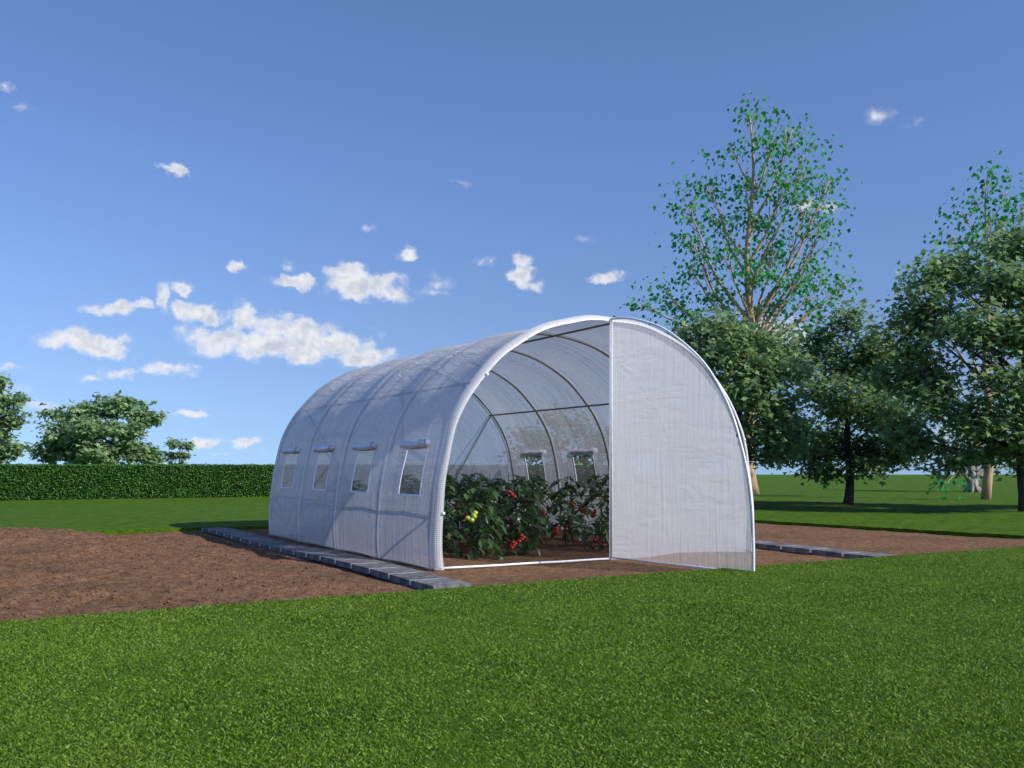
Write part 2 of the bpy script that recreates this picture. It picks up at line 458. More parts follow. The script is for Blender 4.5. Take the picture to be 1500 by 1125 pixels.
def make_lawn():
    V, Fc = [], []
    inner = [W(u, v, Z_LAWN) for u, v in SOIL]
    # subdivided inner rim so the edge is not ruler straight
    rng = random.Random(4)
    rim = []
    for k in range(4):
        a, b = inner[k], inner[(k+1) % 4]
        n = int((b-a).length/.12)
        for i in range(n):
            p = a.lerp(b, i/n)
            rim.append(p + Vector((rng.uniform(-.012, .012), rng.uniform(-.012, .012), rng.uniform(-.006, .006))))
    outer = []
    box = [(-160, -12), (160, -12), (160, 134), (-160, 134)]
    c = sum(rim, Vector())/len(rim)
    for p in rim:
        d = (p-c); d.z = 0
        t = min([ (x-c.x)/d.x for x in (-160, 160) if (x-c.x)/d.x > 0] + [(y-c.y)/d.y for y in (-12, 134) if abs(d.y) > 1e-6 and (y-c.y)/d.y > 0])
        outer.append(c + d*t)
    n = len(rim)
    mid = [p.lerp(q, .02) for p, q in zip(rim, outer)]
    for p in rim: V.append(Vector((p.x, p.y, Z_LAWN-.09)))
    V += rim
    V += [Vector((p.x, p.y, Z_LAWN)) for p in outer]
    for i in range(n):
        j = (i+1) % n
        Fc.append((i, j, n+j, n+i)); Fc.append((n+i, n+j, 2*n+j, 2*n+i))
    # outer corner triangles
    corners = [Vector((x, y, Z_LAWN)) for x, y in box]
    for cr in corners:
        k = min(range(n), key=lambda i: 0)
    me_v = len(V)
    for cr in corners:
        ang = math.atan2(cr.y-c.y, cr.x-c.x)
        best = None
        for i in range(n):
            a1 = math.atan2(outer[i].y-c.y, outer[i].x-c.x); a2 = math.atan2(outer[(i+1)%n].y-c.y, outer[(i+1)%n].x-c.x)
            if (a2-a1) % (2*math.pi) < math.pi and (ang-a1) % (2*math.pi) <= (a2-a1) % (2*math.pi):
                best = i
        V.append(cr); Fc.append((2*n+best, len(V)-1, 2*n+(best+1)%n))
    o = mesh_obj('lawn', V, Fc, M['lawn'])
    tag(o, kind='structure')
make_lawn()

def in_soil(u, v):
    return (v > -1.78 + (u+6.5)/15.5*.32) & (v < 7.55 - (u+6.5)/14.85*.55) & (u > -6.5) & (u < 9.0 - (v+1.46)/8.46*.65)
def make_grass():
    rs = np.random.RandomState(7)
    pts = []
    # near lawn, thinning with distance
    N = 1700000
    d = 2.3 + (11.5-2.3)*rs.rand(N)**1.15
    x = (rs.rand(N)*2-1)*(d*.56+.9)
    pts.append(np.stack([x, d], 1))
    # fringe along the cut edges
    for k in range(4):
        a = np.array(SOIL[k]); b = np.array(SOIL[(k+1) % 4])
        L = np.linalg.norm(b-a); n = int(L*(700 if k == 0 else 420))
        t = rs.rand(n)[:, None]
        q = a+(b-a)*t + rs.normal(0, .02, (n, 2))
        nrm_ = np.array([(b-a)[1], -(b-a)[0]])/L
        q += nrm_*np.abs(rs.normal(0, .03, (n, 1)))
        pts.append(np.stack([F0[0]+CS*q[:, 0]-SN*q[:, 1], F0[1]+SN*q[:, 0]+CS*q[:, 1]], 1))
    P = np.concatenate(pts)
    rx, ry = P[:, 0]-F0[0], P[:, 1]-F0[1]
    u = CS*rx+SN*ry; v = -SN*rx+CS*ry
    P = P[~in_soil(u, v)]
    n = len(P)
    h = rs.uniform(.006, .017, n)*(1+.08*np.sin(P[:,0]*2.1+1.3*np.sin(P[:,1]*1.7))); w = rs.uniform(.0012, .0024, n)*(1+.06*P[:, 1])
    a = rs.rand(n)*2*np.pi; lean = rs.uniform(.3, 1.5, n)*h
    la = rs.rand(n)*2*np.pi
    base = np.stack([P[:, 0], P[:, 1], np.full(n, Z_LAWN-.003)], 1)
    wd = np.stack([np.cos(a), np.sin(a), np.zeros(n)], 1)*w[:, None]
    ld = np.stack([np.cos(la), np.sin(la), np.zeros(n)], 1)*lean[:, None]
    mid = base + ld*.35 + np.array([0, 0, 1])*(h*.62)[:, None]
    tip = base + ld + np.array([0, 0, 1])*h[:, None]
    V = np.empty((n*4, 3)); V[0::4] = base-wd; V[1::4] = base+wd; V[2::4] = mid+wd*.7; V[3::4] = tip
    o = np_mesh_obj('grass', V, 4, M['blade'])
    tag(o, 'short mown green grass blades covering the near lawn', None, None, 'stuff')
make_grass()

# ---------------------------------------------------------------- edging stones
def make_slab(name):
    bm = bmesh.new()
    bmesh.ops.create_cube(bm, size=1)
    bmesh.ops.scale(bm, vec=(.35, .435, .06), verts=bm.verts)
    bmesh.ops.subdivide_edges(bm, edges=bm.edges[:], cuts=5, use_grid_fill=True)
    rng = random.Random(hash(name) % 1000)
    for v in bm.verts:
        q = noise.noise(v.co*7+Vector((rng.random()*9, 0, 0)))
        v.co += Vector((.004*noise.noise(v.co*11), .004*noise.noise(v.co*13+Vector((2,2,2))), .004*q))
    me = bpy.data.meshes.new(name); bm.to_mesh(me); bm.free(); me.materials.append(M['slate'])
    return me
slab_meshes = [make_slab('edging_stone') for _ in range(4)]
bm = bmesh.new(); bmesh.ops.create_cube(bm, size=1); bmesh.ops.scale(bm, vec=(.357, .030, .042), verts=bm.verts)
joint_mesh = bpy.data.meshes.new('mortar_joint'); bm.to_mesh(joint_mesh); bm.free(); joint_mesh.materials.append(plain('mortar', (.62, .61, .60), .9, .1, nscale=60, var=.35))
def strip_z(v): return .018 + .012*math.sin(v*1.15+.6)
rngS = random.Random(3)
ORD = 'first second third fourth fifth sixth seventh eighth ninth tenth eleventh twelfth thirteenth fourteenth fifteenth sixteenth seventeenth eighteenth'.split()
def strip(uc, side, n, group):
    for i in range(n):
        v = -1.46 + .2175 + i*.467
        o = bpy.data.objects.new('edging_stone', slab_meshes[rngS.randrange(4)])
        p = W(uc + rngS.uniform(-.004, .004), v, strip_z(v)+ (0.004 if side == 'left' else 0))
        o.location = p
        slope = (strip_z(v+.2)-strip_z(v-.2))/.4
        o.rotation_euler = (math.atan(slope) + rngS.uniform(-.008, .008), rngS.uniform(-.008, .008), R(30)+rngS.uniform(-.006, .006))
        link(o)
        if i == 0: lab = 'slate grey edging stone at the lawn end of the %s edging strip' % side
        elif i == n-1: lab = 'slate grey edging stone at the far back end of the %s edging strip' % side
        else: lab = '%s slate grey edging stone counted from the lawn end of the %s strip' % (ORD[i], side)
        tag(o, lab, 'edging stone', group)
        j = bpy.data.objects.new('mortar_joint', joint_mesh); link(j, o); j.location = (0, .2335, .007)
strip(-.595, 'left', 18, 'stones of the edging strip left of the tunnel')
strip(4.69, 'right', 18, 'stones of the edging strip right of the tunnel')

# ---------------------------------------------------------------- the tunnel greenhouse
GH = empty('greenhouse', W(0, 0, 0), R(30))
tag(GH, 'arched polytunnel greenhouse in white woven film, door leaf swung open over tomato plants', 'greenhouse')
BAY = 1.43; TL = 4*BAY
PROF = [(2.13,-.01),(2.14,.36),(2.105,.70),(2.045,1.07),(1.98,1.34),(1.912,1.52),(1.785,1.75),(1.615,1.96),(1.345,2.225),(1.05,2.41),(.765,2.538),(.44,2.62),(.2,2.65),(0,2.656)]
def catmull(P, n=12):
    out = []
    for i in range(len(P)-1):
        p0 = P[max(i-1, 0)]; p1 = P[i]; p2 = P[i+1]; p3 = P[min(i+2, len(P)-1)]
        for k in range(n):
            t = k/n
            out.append(tuple(.5*((2*b)+(-a+c)*t+(2*a-5*b+4*c-d)*t*t+(-a+3*b-3*c+d)*t**3) for a, b, c, d in zip(p0, p1, p2, p3)))
    out.append(P[-1]); return out
full = [(-x, z) for x, z in PROF] + [(x, z) for x, z in reversed(PROF[:-1])]
full = catmull(full, 14)
cum = [0]
for a, b in zip(full, full[1:]): cum.append(cum[-1]+math.hypot(b[0]-a[0], b[1]-a[1]))
LEN = cum[-1]
CX = 2.07
def prof(t):
    """point on the cover and outward normal at arc length t (u,z)"""
    t = max(0, min(LEN, t))
    lo, hi = 0, len(cum)-1
    while hi-lo > 1:
        m_ = (lo+hi)//2
        if cum[m_] <= t: lo = m_
        else: hi = m_
    a, b = full[lo], full[hi]; f = (t-cum[lo])/max(1e-9, cum[hi]-cum[lo])
    x = a[0]+(b[0]-a[0])*f; z = a[1]+(b[1]-a[1])*f
    k0, k1 = max(0, lo-4), min(len(full)-1, hi+4)
    dx, dz = full[k1][0]-full[k0][0], full[k1][1]-full[k0][1]
    l = math.hypot(dx, dz)
    return CX+x, z, -dz/l, dx/l
def t_of_z(z):
    lo, hi = 0, LEN/2
    for _ in range(40):
        m_ = (lo+hi)/2
        if prof(m_)[1] < z: lo = m_
        else: hi = m_
    return lo
def pt(t, v, off=0.0):
    x, z, nx, nz = prof(t)
    return Vector((x+nx*off, v, z+nz*off))
def sag(t, v):
    f = math.sin(math.pi*((v/BAY) % 1.0))**2 if 0 < v < TL else 0
    q = min(t, LEN-t)
    # held out along the purlins
    s = .012 + .045*min(1, max(0, (q-.9)/1.4))
    w = .010*noise.noise(Vector((t*1.1, v*5, 0)))*min(1, q) + .006*noise.noise(Vector((t*3, v*2.2, 5)))
    edge = min(1, min(v, TL-v)/.25) if 0 <= v <= TL else 0
    return -s*f*1.0 + w*edge

V0 = .10
tw0, tw1 = t_of_z(.725), t_of_z(1.20)
WIN = [(.43+BAY*k, .945+BAY*k) for k in range(4)]
def lines_with(a, b, step, extra):
    xs = list(np.arange(a, b, step)) + [b]
    for e in extra:
        xs = [x for x in xs if abs(x-e) > step*.45 or x in (a, b)] + [e]
    return sorted(xs)
ts = lines_with(0, LEN, .06, [tw0, tw1, LEN-tw1, LEN-tw0])
vs = lines_with(V0, TL, .06, [x for w in WIN for x in w])
def make_cover():
    V, UV, Fc = [], [], []
    for v in vs:
        for t in ts:
            V.append(pt(t, v, sag(t, v))); UV.append((t, v))
    n = len(ts)
    for j in range(len(vs)-1):
        vm = (vs[j]+vs[j+1])/2
        inw = any(a < vm < b for a, b in WIN)
        for i in range(n-1):
            tm = (ts[i]+ts[i+1])/2
            if inw and (tw0 < tm < tw1 or LEN-tw1 < tm < LEN-tw0): continue
            Fc.append((j*n+i, (j+1)*n+i, (j+1)*n+i+1, j*n+i+1))
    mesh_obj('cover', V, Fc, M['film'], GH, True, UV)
make_cover()
def make_hem(name, vfun):
    V, UV, Fc = [], [], []
    A = 7; tt = list(np.arange(0, LEN, .05))+[LEN]
    for i, t in enumerate(tt):
        x, z, nx, nz = prof(t)
        wob = .004*math.sin(t*9)+.003*noise.noise(Vector((t*4, 0, 0)))
        for k in range(A+1):
            a = math.pi/2*k/A
            ins = (.062 + (.040*max(0, 1-z/1.2)))*(1-math.cos(a))
            V.append(Vector((x-nx*(ins-wob), vfun(.10*math.sin(a)), max(z-nz*(ins-wob), -.012)))); UV.append((t, .12*k/A))
    m_ = A+1
    for i in range(len(tt)-1):
        for k in range(A):
            Fc.append((i*m_+k, i*m_+k+1, (i+1)*m_+k+1, (i+1)*m_+k))
    mesh_obj(name, V, Fc, M['film_hem'], GH, True, UV)
make_hem('hem', lambda q: V0-q)
# rear hem: a plain rounded edge
make_hem('hem', lambda q: TL+q*.3)

# windows
def arc_strip(t0, t1, v0, v1, off, nt_=8, nv=6, thick=0.0):
    V, UV, Fc = [], [], []
    for j in range(nv+1):
        v = v0+(v1-v0)*j/nv
        for i in range(nt_+1):
            t = t0+(t1-t0)*i/nt_
            V.append(pt(t, v, off+sag(t, v))); UV.append((t, v))
    n = nt_+1
    for j in range(nv):
        for i in range(nt_):
            Fc.append((j*n+i, (j+1)*n+i, (j+1)*n+i+1, j*n+i+1))
    return V, UV, Fc
def ring_border(t0, t1, v0, v1, w, off):
    """four flat mitred bars, with thickness"""
    V, Fc = [], []
    def grid(a0, a1, b0, b1, na, nb):
        base = len(V)
        for lay in (0, 1):
            for j in range(nb+1):
                for i in range(na+1):
                    t = a0+(a1-a0)*i/na; v = b0+(b1-b0)*j/nb
                    V.append(pt(t, v, off+sag(t, v)+(.006 if lay else -.002)))
        n = na+1; L = n*(nb+1)
        for j in range(nb):
            for i in range(na):
                q = (base+j*n+i, base+(j+1)*n+i, base+(j+1)*n+i+1, base+j*n+i+1)
                Fc.append(tuple(reversed(q))); Fc.append(tuple(x+L for x in q))
        for j in range(nb):
            for e in (0, na):
                q = (base+j*n+e, base+(j+1)*n+e, base+L+(j+1)*n+e, base+L+j*n+e); Fc.append(q)
        for i in range(na):
            for e in (0, nb):
                q = (base+e*n+i, base+e*n+i+1, base+L+e*n+i+1, base+L+e*n+i); Fc.append(q)
    grid(t0-w, t0, v0-w, v1+w, 1, 8); grid(t1, t1+w, v0-w, v1+w, 1, 8)
    grid(t0, t1, v0-w, v0, 8, 1); grid(t0, t1, v1, v1+w, 8, 1)
    return V, Fc
def make_window(k, right):
    v0, v1 = WIN[k]
    a, b = (tw0, tw1) if not right else (LEN-tw1, LEN-tw0)
    e = bpy.data.objects.new('window', None)
    V, UV, Fc = arc_strip(a, b, v0, v1, .0)
    win = mesh_obj('window', V, Fc, M['pane'], GH, True, UV)
    V, Fc = ring_border(a, b, v0, v1, .020, .003)
    mesh_obj('frame', V, Fc, M['weld'], win)
    # rolled-up flap above the opening
    tt = (b+.045) if not right else (a-.045)
    rng = random.Random(k+10*right)
    pts, rad = [], []
    for i in range(9):
        f = i/8; v = v0-.06+(v1-v0+.12)*f
        pts.append(pt(tt, v, .045+sag(tt, v)+.004*math.sin(i*1.7+k)) + Vector((0, 0, .004*math.sin(i+k)-.006*f)))
        rad.append(.036+.003*math.sin(i*1.3+k))
    V, Fc = tube_data([(pts, rad)], 12)
    # loose outer turn that stands off the roll
    base = len(V); n = 9
    for i in range(9):
        t_ = (pts[min(i+1, 8)]-pts[max(i-1, 0)]).normalized(); aa = Vector((1, 0, 0)) if not right else Vector((-1, 0, 0)); bb = t_.cross(aa)
        for s in range(8):
            an = R(100+s*32); rr = rad[i]*(1.08+.035*s)
            V.append(pts[i]+aa*rr*math.cos(an)+Vector((0,0,1))*rr*math.sin(an))
    for i in range(8):
        for s in range(7):
            Fc.append((base+i*8+s, base+i*8+s+1, base+(i+1)*8+s+1, base+(i+1)*8+s))
    mesh_obj('rolled_flap', V, Fc, M['roll'], win, True)
    # two straps tying the roll
    for v in (v0+.04, v1-.04):
        loop = [pt(tt, v, .045) + Vector((.043*math.cos(q), 0, .043*math.sin(q))) for q in np.linspace(0, 2*math.pi, 13)]
        tube_obj('strap', [(loop, .004)], M['weld'], win, 5)
for right in (False, True):
    for k in range(4): make_window(k, right)

# steel frame
def hoop_pts(v, off=-.035, z0=-.01):
    return [pt(t, v, off) for t in np.linspace(0.0, LEN, 64)]
for v in (.06, BAY, 2*BAY, 3*BAY, TL-.04):
    tube_obj('hoop', [(hoop_pts(v), .0135)], M['steel'], GH, 8)
def line_along(t, off=-.05, v0=.06, v1=TL-.04):
    return [pt(t, v, off) for v in np.linspace(v0, v1, 13)]
t_low, t_sh = t_of_z(.58), t_of_z(1.93)
for t in (t_low, t_sh, LEN/2, LEN-t_sh, LEN-t_low):
    tube_obj('purlin', [(line_along(t, -.05 if t in (t_low, LEN-t_low) else -.085), .0125)], M['steel'], GH, 8)
# ground rails
for u in (-.045, 4.185):
    tube_obj('base_rail', [([Vector((u, .02, .0)), Vector((u, TL, .0))], .014)], M['steel'], GH, 8)
pts = [Vector((-.0+2.04*i/12, .012, .010+.0015*math.sin(i*1.3))) for i in range(13)]
tube_obj('door_sill', [(pts, .0115)], M['white_metal'], GH, 8)
# braces on side walls and on the rear wall
def brace_side(ta, va, tb, vb):
    n = 7
    return ([pt(ta+(tb-ta)*i/n, va+(vb-va)*i/n, -.055) for i in range(n+1)], .011)
for s in (0, 1):
    f = (lambda t: t) if s == 0 else (lambda t: LEN-t)
    tube_obj('brace', [brace_side(f(.02), BAY, f(t_low), .06)], M['steel'], GH)
    tube_obj('brace', [brace_side(f(.02), 3*BAY, f(t_low), TL-.04)], M['steel'], GH)
for s in (-1, 1):
    p = pt(t_sh if s < 0 else LEN-t_sh, TL-.07, -.05)
    tube_obj('brace', [([p, Vector((CX+s*.42, TL-.07, 0))], .011)], M['steel'], GH)
tube_obj('post', [([Vector((CX, TL-.06, 0)), Vector((CX, TL-.06, 2.62))], .014)], M['steel'], GH)
# centre post the door hangs on
PU = 2.05
tube_obj('post', [([Vector((PU+.02, .03, -.01)), Vector((PU+.02, .03, 2.615))], .009)], M['white_metal'], GH)

# flat film walls: front right half, rear
def half_profile(off):
    """(x from centre, z) from base to crown"""
    out = []
    for t in np.linspace(0, LEN/2, 60):
        x, z, nx, nz = prof(t)
        out.append((CX-(x+nx*off), z+nz*off))
    return out
def wall(name, s, v, mat, hp, x0=0.0, z0=-.01):
    """fan of rows between centre line and arch"""
    V, UV, Fc = [], [], []
    NX = 28
    for (x, z) in hp:
        for i in range(NX+1):
            xx = x0+(x-x0)*i/NX
            V.append(Vector((CX+s*xx, v+.012*noise.noise(Vector((xx*2.5, z*1.2, v)))*math.sin(math.pi*i/NX), max(z, z0)))); UV.append((z, xx))
    n = NX+1
    for j in range(len(hp)-1):
        for i in range(NX):
            q = (j*n+i, j*n+i+1, (j+1)*n+i+1, (j+1)*n+i)
            Fc.append(q if s > 0 else tuple(reversed(q)))
    return mesh_obj(name, V, Fc, mat, GH, True, UV)
hp = half_profile(-.06)
wall('front_panel', 1, .055, M['film_panel'], hp)
wall('rear_panel', 1, TL-.015, M['film_panel'], hp)
wall('rear_panel', -1, TL-.015, M['film_panel'], hp)
# ridge clips on the hem
for (t, off) in ((t_of_z(1.98), -.06), (t_of_z(.56), -.085), (LEN-t_of_z(1.35), -.06)):
    bm = bmesh.new(); bmesh.ops.create_uvsphere(bm, u_segments=8, v_segments=6, radius=.018)
    me = bpy.data.meshes.new('clip'); bm.to_mesh(me); bm.free(); me.materials.append(M['clip'])
    o = bpy.data.objects.new('clip', me); link(o, GH); o.location = pt(t, -.005, off)

# the open door leaf (part of the greenhouse, hinged on the centre post)
LEAF = [(1.958,.03),(1.955,.31),(1.935,.66),(1.888,.945),(1.805,1.23),(1.705,1.494),(1.565,1.741),(1.365,2.0),(1.10,2.225),(.77,2.43),(.41,2.555),(.20,2.60),(.0,2.615)]
lp = catmull(LEAF, 8)
ang = math.atan2(-.809, .588) - R(30)
d2 = Vector((math.cos(ang), math.sin(ang), 0)); n2 = Vector((-d2.y, d2.x, 0))
hinge = Vector((PU, -.005, 0))
def LP(x, z, off=0.0): return hinge + d2*x + n2*off + Vector((0, 0, z))
V, UV, Fc = [], [], []; NX = 30
for (x, z) in lp:
    for i in range(NX+1):
        xx = .012+(x-.012)*i/NX
        b = .010*noise.noise(Vector((xx*2, z*2, 3)))*math.sin(math.pi*i/NX)
        V.append(LP(xx, z, b)); UV.append((z, xx))
for j in range(len(lp)-1):
    for i in range(NX):
        Fc.append((j*(NX+1)+i, j*(NX+1)+i+1, (j+1)*(NX+1)+i+1, (j+1)*(NX+1)+i))
door = mesh_obj('door', V, Fc, M['film_leaf'], GH, True, UV)
edge = [LP(x, z) for x, z in lp]
tube_obj('door_frame', [(edge, .012), ([LP(.012, .02), LP(.012, 2.615)], .009), ([LP(0, .025), LP(1.958, .025)], .009)], M['white_metal'], door, 8)
bm = bmesh.new(); bmesh.ops.create_cube(bm, size=1); bmesh.ops.scale(bm, vec=(.018, .012, .035), verts=bm.verts)
bmesh.ops.bevel(bm, geom=bm.edges[:], offset=.003, segments=1)
me = bpy.data.meshes.new('zip_pull'); bm.to_mesh(me); bm.free(); me.materials.append(M['black'])
o = bpy.data.objects.new('zip_pull', me); link(o, door); o.location = LP(1.775, 1.30, -.012)

# ---------------------------------------------------------------- tomato plants
def leaflet(V, Fc, base, d, up, L, w):
    """folded pointed leaflet with toothed outline"""
    d = d.normalized(); s = d.cross(up).normalized(); u2 = s.cross(d).normalized()
    prof_ = [(0, 0), (.18, .34), (.30, .30), (.42, .5), (.56, .40), (.70, .30), (1, 0)]
    b = len(V)
    mids = []
    for (f, q) in prof_:
        droop = -.22*f*f*L
        c = base + d*(f*L) + Vector((0, 0, droop))
        V.append(c); 
        V.append(c + s*(q*w) + u2*(.22*q*w)); V.append(c - s*(q*w) + u2*(.22*q*w))
    for k in range(len(prof_)-1):
        a, c = b+3*k, b+3*(k+1)
        Fc.append((a, c, c+1, a+1) if k < len(prof_)-2 else (a, c, a+1))
        Fc.append((a, a+2, c+2, c) if k < len(prof_)-2 else (a, a+2, c))
def tomato_plant_meshes(seed, height, n_st=3):
    rng = random.Random(seed)
    stems, V, Fc = [], [], []
    fruits = []
    for s in range(n_st):
        a = rng.uniform(0, 6.28); pts = []; r0 = rng.uniform(.05, .16) if s else .02
        for i in range(9):
            f = i/8
            rr = r0*f + .03*math.sin(f*5+s)
            pts.append(Vector((rr*math.cos(a), rr*math.sin(a), height*f*(1-.07*s))))
        stems.append((pts, [.009*(1-.6*i/8) for i in range(9)]))
        nl = 11
        for j in range(nl):
            f = .20 + .80*j/nl + rng.uniform(-.02, .02)
            f = min(f, .99); i = min(7, int(f*8)); p = pts[i].lerp(pts[i+1], f*8-i)
            an = rng.uniform(0, 6.28); Lf = rng.uniform(.22, .36)*(1-.35*max(0, f-.6)/.4)
            el_ = rng.uniform(.1, .7) if f > .5 else rng.uniform(-.2, .5)
            rach = []
            dr = Vector((math.cos(an), math.sin(an), 0))
            for q in range(6):
                t = q/5
                rach.append(p + dr*(Lf*t*(1-.15*t)) + Vector((0, 0, Lf*(el_*t - .62*t*t))))
            stems.append((rach, [.004*(1-.5*q/5) for q in range(6)]))
            for q, t in enumerate((.35, .58, .8)):
                idx = t*5; ii = int(idx); c = rach[ii].lerp(rach[ii+1], idx-ii)
                td = (rach[ii+1]-rach[ii]).normalized()
                side = td.cross(Vector((0, 0, 1)))
                side = side.normalized() if side.length > .05 else Vector((1, 0, 0))
                for sg in (-1, 1):
                    dd = (td*.55 + side*sg + Vector((0, 0, rng.uniform(-.35, .15)))).normalized()
                    leaflet(V, Fc, c, dd, Vector((0, 0, 1)), rng.uniform(.08, .14), rng.uniform(.06, .09))
            leaflet(V, Fc, rach[-1], (rach[-1]-rach[-2]), Vector((.1, 0, 1)), rng.uniform(.10, .15), rng.uniform(.065, .085))
        for c in range(1 if s < 2 else 0):
            f = rng.choice([.22, .35, .5, .65]); i = int(f*8); p = pts[i]
            an = rng.uniform(0, 6.28); e = p + Vector((math.cos(an)*.2, math.sin(an)*.2, -.03))
            stems.append(([p, (p+e)/2+Vector((0, 0, .03)), e, e+Vector((0, 0, -.08))], .003))
            for q in range(rng.randint(3, 5)):
                fruits.append((e + Vector((rng.uniform(-.045, .045), rng.uniform(-.035, .035), -.03-.018*q)), rng.uniform(.022, .030), rng.random() < .08))
    # splayed lower stalks that reach the soil
    for q in range(3):
        an = rng.uniform(0, 6.28)
        stems.append(([Vector((math.cos(an)*.13, math.sin(an)*.13, -.01)), Vector((math.cos(an)*.05, math.sin(an)*.05, .2)), Vector((0, 0, .35))], .006))
    return stems, V, Fc, fruits
def sphere_mesh(mat, name):
    bm = bmesh.new(); bmesh.ops.create_uvsphere(bm, u_segments=12, v_segments=8, radius=1)
    for v in bm.verts: v.co.z *= .88
    me = bpy.data.meshes.new(name); bm.to_mesh(me); bm.free(); me.materials.append(mat)
    me.polygons.foreach_set('use_smooth', [True]*len(me.polygons)); return me
RED, GRN = sphere_mesh(M['tomato_red'], 'tomato'), sphere_mesh(M['tomato_green'], 'tomato')
VAR = []
for s in range(7):
    st, V, Fc, fr = tomato_plant_meshes(20+s, .98, 3 if s < 4 else 2)
    tv, tf = tube_data(st, 5)
    ms = bpy.data.meshes.new('stem'); ms.from_pydata([tuple(v) for v in tv], [], tf); ms.materials.append(M['tomato_stem'])
    ml = bpy.data.meshes.new('foliage'); ml.from_pydata([tuple(v) for v in V], [], Fc); ml.materials.append(M['tomato_leaf'])
    VAR.append((ms, ml, fr))
def place_plant(u, v, k, rz, sc_, label, extra=()):
    ms, ml, fr = VAR[k]
    e = empty('tomato_plant', W(u, v, soil_h(u, v)), rz); e.scale = (sc_, sc_, sc_)
    tag(e, label, 'plant', 'tomato plants inside the tunnel')
    link(bpy.data.objects.new('stem', ms), e); link(bpy.data.objects.new('foliage', ml), e)
    for p, r, g in list(fr)+list(extra):
        o = bpy.data.objects.new('tomato', GRN if g else RED); link(o, e); o.location = p; o.scale = (r, r, r)
        if g: o['label'] = 'unripe yellow-green tomato'
rngP = random.Random(12)
def toworld_cluster(u, v, rz, sc_, wu, wv, z, n, green, r=.028):
    """fruit truss hung near the plot position wu,wv, given in the plant's own axes"""
    p = W(wu, wv, z) - W(u, v, soil_h(u, v))
    p = Matrix.Rotation(-rz, 3, 'Z') @ p / sc_
    rg = random.Random(int(z*1000)+n)
    return [(p+Vector((rg.uniform(-.045, .045), rg.uniform(-.045, .045), -.02*q+.01)), r, green) for q in range(n)]
us_row = [.85, 1.65, 2.65, 3.45]
names_r = ['left wall', 'middle left', 'middle right', 'right wall']
for i in range(6):
    for r_, u0 in enumerate(us_row):
        u = u0 + rngP.uniform(-.06, .06); v = 1.05 + i*.86 + rngP.uniform(-.08, .08) + (.15 if r_ % 2 else 0)
        rz = rngP.uniform(0, 6.28); s = rngP.uniform(.92, 1.04); k = rngP.randrange(4) if r_ < 2 else rngP.randrange(4, 7); ex = []
        if i == 0 and r_ == 0:
            u, v = .98, 1.02
            ex += toworld_cluster(u, v, rz, s, .72, .72, .50, 5, True, .033) + toworld_cluster(u, v, rz, s, 1.20, .62, .17, 4, False)
            ex += toworld_cluster(u, v, rz, s, 1.30, .85, .72, 4, False)
            lab = 'sunlit tomato plant nearest the open door, with a truss of unripe green tomatoes'
        elif i == 0 and r_ == 1:
            u, v = 1.66, 1.15
            ex += toworld_cluster(u, v, rz, s, 1.42, .85, .22, 4, False) + toworld_cluster(u, v, rz, s, 1.95, .95, .28, 4, False)
            lab = 'tomato plant second from the left at the open door, red tomatoes near its foot'
        elif i == 0 and r_ == 2: lab = 'leafy tomato plant in the first row, just left of the door post'
        elif i == 0: lab = 'tomato plant in the first row, hidden behind the open door leaf'
        else:
            lab = 'leafy tomato plant in the %s row, %s from the door end' % (names_r[r_], ['', 'second', 'third', 'fourth', 'fifth', 'last'][i])
        place_plant(u, v, k, rz, s, lab, ex)

# ---------------------------------------------------------------- hedge
def make_hedge():
    h = empty('hedge', W(-2, 23.2, Z_LAWN), R(30))
    tag(h, 'long clipped dark green leafy hedge behind the lawn on the left', 'hedge')
    U0, U1, T, H = -13.0, 22.0, .7, 1.07
    bm = bmesh.new()
    nx = 140
    rings = []
    for i in range(nx+1):
        u = U0+(U1-U0)*i/nx; w = .02*noise.noise(Vector((u*1.3, 0, 0)))
        rings.append([bm.verts.new((u, w, -.05)), bm.verts.new((u, w, H-.06)), bm.verts.new((u, T+w, H-.06)), bm.verts.new((u, T+w, -.05))])
    for a, b in zip(rings, rings[1:]):
        for k in range(3): bm.faces.new((a[k], b[k], b[k+1], a[k+1]))
    bm.faces.new(rings[0]); bm.faces.new(list(reversed(rings[-1])))
    me = bpy.data.meshes.new('branches'); bm.to_mesh(me); bm.free(); me.materials.append(M['hedge_core'])
    link(bpy.data.objects.new('branches', me), h)
    rs = np.random.RandomState(5)
    N = 90000
    u = U0 + (U1-U0)*rs.rand(N)**1.15
    top = rs.rand(N) < .22
    y = np.where(top, rs.rand(N)*T, -np.abs(rs.normal(.02, .03, N)))
    z = np.where(top, H-.04+rs.normal(0, .02, N), rs.rand(N)*(H-.02))
    C = np.stack([u, y, z], 1)
    a = rs.rand(N)*6.283; tl = rs.normal(0, .7, N)
    d = np.stack([np.cos(a), np.sin(a)*.5-.3, np.sin(tl)*.8-.1], 1); d /= np.linalg.norm(d, axis=1)[:, None]
    r = rs.normal(0, 1, (N, 3)); s = np.cross(d, r); s /= np.linalg.norm(s, axis=1)[:, None]
    L = rs.uniform(.035, .07, N)[:, None]; w = L*.32
    V = np.empty((N*4, 3)); V[0::4] = C-d*L*.5; V[1::4] = C+s*w; V[2::4] = C+d*L*.5; V[3::4] = C-s*w
    np_mesh_obj('leaves', V, 4, M['hedge_leaf'], h)
make_hedge()

